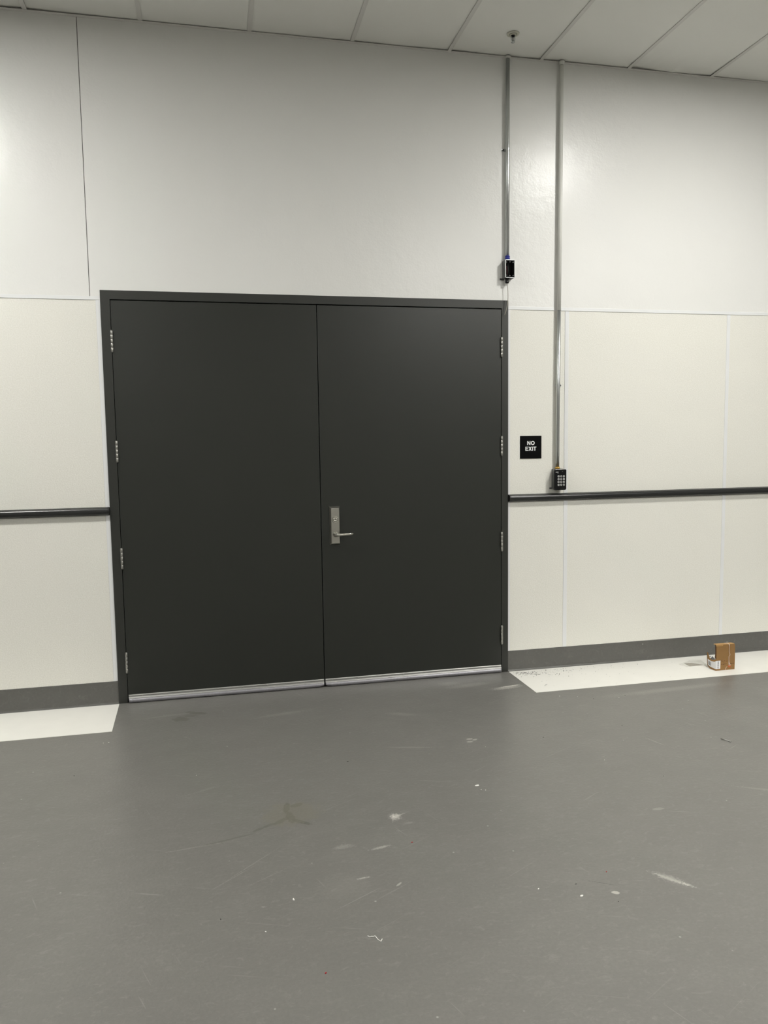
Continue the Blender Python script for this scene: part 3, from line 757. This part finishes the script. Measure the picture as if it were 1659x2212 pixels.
# torn side flap that curls back and up
def flap_pt(t, v):
    """t 0..1 from the front corner backwards, v 0..1 bottom to top"""
    x = bx0+.001+.010*t*t-.007*math.sin(PI*t); y = F+.004+.100*t
    zb = z0+.010*t*t; zt = .079-.013*math.sin(PI*min(1, t*1.25))+.012*t*t+(.010*t if t > .6 else 0)
    return Vector((x-.004*v*t, y, zb+(zt-zb)*v))
bm = B(); N, K = 12, 5; g0 = [[bm.verts.new(flap_pt(i/N, j/K)) for j in range(K+1)] for i in range(N+1)]
for i in range(N):
    for j in range(K): bm.faces.new((g0[i][j], g0[i+1][j], g0[i+1][j+1], g0[i][j+1])).smooth = True
fl = obj('side_flap', bm, M['card'], ct); md = fl.modifiers.new('thick', 'SOLIDIFY'); md.thickness = .003; md.offset = 0
bm = B(); g0 = []
for i in range(4):
    q0 = flap_pt(1, 0)+Vector((.006*i, .003*i, .001*i)); q1 = flap_pt(1, 1)+Vector((.005*i, .003*i, -.002*i)); g0.append((bm.verts.new(q0), bm.verts.new(q1)))
for i in range(3): bm.faces.new((g0[i][0], g0[i+1][0], g0[i+1][1], g0[i][1]))
o = obj('rear_flap', bm, M['card_dark'], ct); md = o.modifiers.new('thick', 'SOLIDIFY'); md.thickness = .003
# shipping label wrapped round the corner
bm = B(); lb = []
def lab_pt(u, v):   # u<0 on the side flap, u>0 on the front panel (metres)
    z = .013+v*.056
    if u < 0:
        t = min(.92, -u/.095); q = flap_pt(t, 0); zt = flap_pt(t, 1).z
        zz = max(q.z+.006, .013+.008*t)+v*(min(.060, zt-.010)-max(q.z+.006, .013+.008*t))
        pt = flap_pt(t, (zz-q.z)/(zt-q.z)); return Vector((pt.x-.0024, pt.y, pt.z))
    return Vector((bx0+u, F-.0011, z))
us = [-.080+.008*i for i in range(10)]+[0.0, .003, .012, .024, .0335]
for u in us: lb.append([bm.verts.new(lab_pt(u, j/4)) for j in range(5)])
for i in range(len(lb)-1):
    for j in range(4): bm.faces.new((lb[i][j], lb[i+1][j], lb[i+1][j+1], lb[i][j+1]))
label_o = obj('shipping_label', bm, M['paper'], ct, label='white printed label')
md = label_o.modifiers.new('thick', 'SOLIDIFY'); md.thickness = .0004; md.offset = 0
bm = B()
for k in range(9): box(bm, bx0+.0125, bx0+.0195, F-.0020, F-.0013, .030+.0038*k, .030+.0038*k+(.0026 if k % 3 else .0016))
box(bm, bx0+.0130, bx0+.0190, F-.0020, F-.0013, .018, .025)
obj('printed_lines', bm, M['ink'], label_o)
bm = B()
for k in range(7):
    p0 = lab_pt(-.062+.004*k, .18); p1 = lab_pt(-.062+.004*k, .80)
    if k in (2, 5): continue
    v = [bm.verts.new(c) for c in (p0+Vector((-.0012, -.0010, 0)), p1+Vector((-.0012, -.0010, 0)), p1+Vector((-.0012, .0012, 0)), p0+Vector((-.0012, .0012, 0)))]
    bm.faces.new(v)
o = obj('barcode', bm, M['ink'], label_o); md = o.modifiers.new('thick', 'SOLIDIFY'); md.thickness = .0004; md.offset = 0
# faint dark printing along the lower front
for x, z, ww, hh in ((.046, .041, .006, .004), (.058, .0395, .005, .005), (.069, .041, .005, .004), (.079, .0415, .005, .004), (.108, .043, .010, .0035), (.120, .0415, .006, .004), (.130, .043, .0105, .003),
                     (.050, .060, .010, .002), (.064, .064, .009, .002), (.080, .061, .011, .002), (.045, .070, .008, .0015), (.060, .052, .006, .0015)):
    bm = B(); box(bm, bx0+x-.004, bx0+x+ww-.004, F-.0006, F-.0001, z, z+hh); obj('printed_mark', bm, M['ink_brown'], ct)
bm = B(); prism_y(bm, [(bx0+.090, .021), (bx0+.104, .017), (bx0+.116, .022), (bx0+.112, .031), (bx0+.098, .036), (bx0+.091, .031)], F-.0008, F-.0001); obj('orange_mark', bm, M['orange'], ct, label='orange smudge')
# strands of packing tape
def strand(pts, ws):
    bm = B(); a = []
    for (x, y, z), w_ in zip(pts, ws): a.append((bm.verts.new((x-w_, y, z)), bm.verts.new((x+w_, y, z))))
    for i in range(len(a)-1): bm.faces.new((a[i][0], a[i+1][0], a[i+1][1], a[i][1]))
    o = obj('packing_tape', bm, M['tape'], ct, label='frayed whitish strand of tape'); md = o.modifiers.new('thick', 'SOLIDIFY'); md.thickness = .0006; md.offset = 0
yy = F-.0022
strand([(bx0+.076, F+.020, bh+.004), (bx0+.088, F+.004, bh+.0042), (bx0+.096, yy-.001, bh+.001), (bx0+.098, yy, .160), (bx0+.0975, yy, .125), (bx0+.104, yy, .108), (bx0+.1025, yy, .100), (bx0+.096, yy, .093), (bx0+.0965, yy, .070), (bx0+.098, yy, .045), (bx0+.100, yy, .026)],
       (.004, .004, .0035, .0016, .0015, .0015, .0017, .0014, .0015, .003, .0012))
strand([(bx0+.098, yy, .055), (bx0+.104, yy, .044), (bx0+.110, yy, .030)], (.0012, .0016, .0010))
strand([(bx0+.084, yy, .026), (bx0+.079, yy, .022), (bx0+.074, yy, .013), (bx0+.073, yy-.001, .002)], (.0010, .0015, .0016, .0014))
bm = B(); lathe(bm, [(.0055, 0), (.0070, .004), (.0060, .009), (.0025, .011)], (bx0+.096, F+.020, bh+.0025), 'z', 9); obj('tape_curl', bm, M['plastic'], ct, label='clear tape curl on top')
# crumpled grey plastic poking out of the torn side
bm = B(); bmesh.ops.create_icosphere(bm, subdivisions=3, radius=1.0)
for v in bm.verts:
    n_ = 1+.22*math.sin(v.co.x*5+v.co.z*3)*math.cos(v.co.y*6); v.co = Vector((v.co.x*.010*n_, v.co.y*.022*n_, v.co.z*.038*n_))+Vector((bx0+.016, F+.058, .042))
for f in bm.faces: f.smooth = False
obj('plastic_liner', bm, M['plastic_grey'], ct, label='crumpled blue-grey plastic inside the torn side')
bm = B(); box(bm, bx0+.004, bx0+.014, F+.072, F+.084, .074, .083); obj('paper_insert', bm, M['paper'], ct, bevel=.002, label='small white paper corner')

# ------------------------------------------------------------------ scrap left of the carton
SCRAP = [(3.749, -.155), (3.804, -.160), (3.851, -.223), (3.744, -.228)]
SLEEVE = [(3.700, -.165), (3.715, -.235), (3.850, -.232), (3.885, -.205), (3.897, -.132), (3.815, -.116)]
def solid(pts, za, zb, nm, m, lab, cat):
    bm = B(); prism_z(bm, pts, za, zb); obj(nm, bm, m, label=lab, cat=cat)
solid(SCRAP, .0012, .0026, 'card_scrap', M['scrap'], 'flat grey-tan card scrap on the white strip left of the carton', 'litter')
solid(SLEEVE, .0030, .0034, 'plastic_sleeve', M['plastic'], 'clear plastic sleeve lying over the card scrap on the white strip', 'litter')

# ------------------------------------------------------------------ small litter on the floor
def chip(name, x, y, sx, sy, ang, m, lab, cat, group=None, h=.002, z=.0003):
    bm = B(); n = 8; pts = []
    for k in range(n):
        a = 2*PI*k/n; q = random.uniform(.72, 1.1); u, v = sx*q*math.cos(a), sy*q*math.sin(a)
        pts.append((x+u*math.cos(ang)-v*math.sin(ang), y+u*math.sin(ang)+v*math.cos(ang)))
    a_ = [bm.verts.new((px, py, z)) for px, py in pts]; b_ = [bm.verts.new((x+(px-x)*.85, y+(py-y)*.85, z+h*random.uniform(.6, 1.2))) for px, py in pts]
    bm.faces.new(a_); bm.faces.new(b_)
    for k in range(n): bm.faces.new((a_[k], a_[(k+1) % n], b_[(k+1) % n], b_[k]))
    return obj(name, bm, m, label=lab, cat=cat, group=group)
chip('paint_flake', 1.731, -1.6013, .0125, .006, .1, M['flake'], 'largest white paint flake, on the floor in front of the right leaf', 'paint flake')
chip('paint_flake', .825, -2.282, .0035, .008, .2, M['flake'], 'upright white flake on the open floor below the dark stain', 'paint flake')
chip('paint_flake', 1.795, -2.499, .0075, .0045, .3, M['flake'], 'white flake on the floor left of the pale round drip', 'paint flake')
FL = 'small white paint flake lying on the grey floor'; FG = 'tiny white paint flakes on the floor'
for x, y, s in ((1.668, -2.425, .0035), (.628, -.847, .003), (2.625, -.565, .004), (2.958, -.680, .0035), (2.426, -1.49, .003), (.478, -1.171, .003), (.017, -.638, .004), (-.010, -.64, .003), (.719, -2.438, .003), (2.725, -.60, .002), (1.92, -1.19, .0025), (1.735, -1.645, .003), (1.752, -1.655, .003)):
    chip('paint_flake', x, y, s, s*.6, random.random()*3, M['flake'], FL, 'paint flake', FG, h=.0012)
KL = 'tiny black grit speck lying on the grey floor'; KG = 'black grit specks on the floor'
for x, y, s in ((1.203, -1.193, .0055), (.578, -2.337, .004), (2.258, -1.147, .004), (3.015, -.651, .004), (1.808, -2.430, .003), (-.092, -1.031, .004), (2.80, -.66, .003), (2.60, -1.72, .0025), (2.74, -1.1, .003), (1.90, -2.56, .002)):
    chip('grit_speck', x, y, s, s*.5, random.random()*3, M['speck'], KL, 'grit', KG, h=.0015)
chip('red_chip', 1.317, -2.014, .005, .0025, -.3, M['red'], 'small red chip on the floor right of the dark stain', 'litter')
chip('red_chip', .880, -2.677, .004, .003, .4, M['red'], 'small red chip nearest the viewer on the open floor', 'litter')
chip('red_chip', 1.95, -2.385, .0028, .0018, .4, M['red'], 'faint red chip on the floor beside the pale scrape', 'litter')
bm = B()
tube(bm, [(x, y, .0016) for x, y in ((1.0345, -2.538), (1.0395, -2.545), (1.047, -2.544), (1.0515, -2.546), (1.0575, -2.544), (1.0605, -2.554), (1.0625, -2.563), (1.0680, -2.572), (1.0705, -2.575), (1.0730, -2.569), (1.0765, -2.564))], .0013, 8)
obj('string_scrap', bm, M['flake'], label='short white kinked string scrap on the open floor', cat='string')
bm = B(); tube(bm, [(3.135, -1.400, .0035), (3.158, -1.440, .003)], .0022, 8); lathe(bm, [(.0045, 0), (.0045, .002), (.003, .003)], (3.1595, -1.4425, .0012), 'z', 10)
obj('loose_screw', bm, M['alu'], label='single loose screw lying on the floor at the right', cat='screw')

# ------------------------------------------------------------------ camera, world, output look
cam = bpy.data.cameras.new('camera'); co = bpy.data.objects.new('camera', cam); COL.objects.link(co)
cam.sensor_fit = 'HORIZONTAL'; cam.sensor_width = 36.0; cam.lens = 1672.5545/1659*36.0
Rm = Matrix(((0.97614353, -0.03398595*-1, -0.21444989), (-0.21666395, 0.08805104, -0.97226732), (-0.01416089, 0.99553602, 0.09331399)))
co.matrix_world = Matrix.Translation((0.60179, -4.83152, 1.57699)) @ Rm.to_4x4()
cam.clip_start = .05; cam.clip_end = 60
sc.camera = co
w_ = bpy.data.worlds.new('world'); w_.use_nodes = True; w_.node_tree.nodes['Background'].inputs[0].default_value = (0.5, 0.5, 0.5, 1); w_.node_tree.nodes['Background'].inputs[1].default_value = 0.0
sc.world = w_
sc.view_settings.view_transform = 'Standard'; sc.view_settings.look = 'None'; sc.view_settings.gamma = 1.0; sc.view_settings.exposure = 0.13
sc.view_settings.use_curve_mapping = False
cy = sc.cycles
cy.max_bounces = 5; cy.diffuse_bounces = 4; cy.glossy_bounces = 3
cy.use_adaptive_sampling = True; cy.adaptive_threshold = 0.06; cy.adaptive_min_samples = 16; cy.transparent_max_bounces = 8
cy.sample_clamp_indirect = 6.0; cy.caustics_reflective = True; cy.caustics_refractive = False
cy.use_denoising = True
try: cy.use_light_tree = True
except Exception: pass
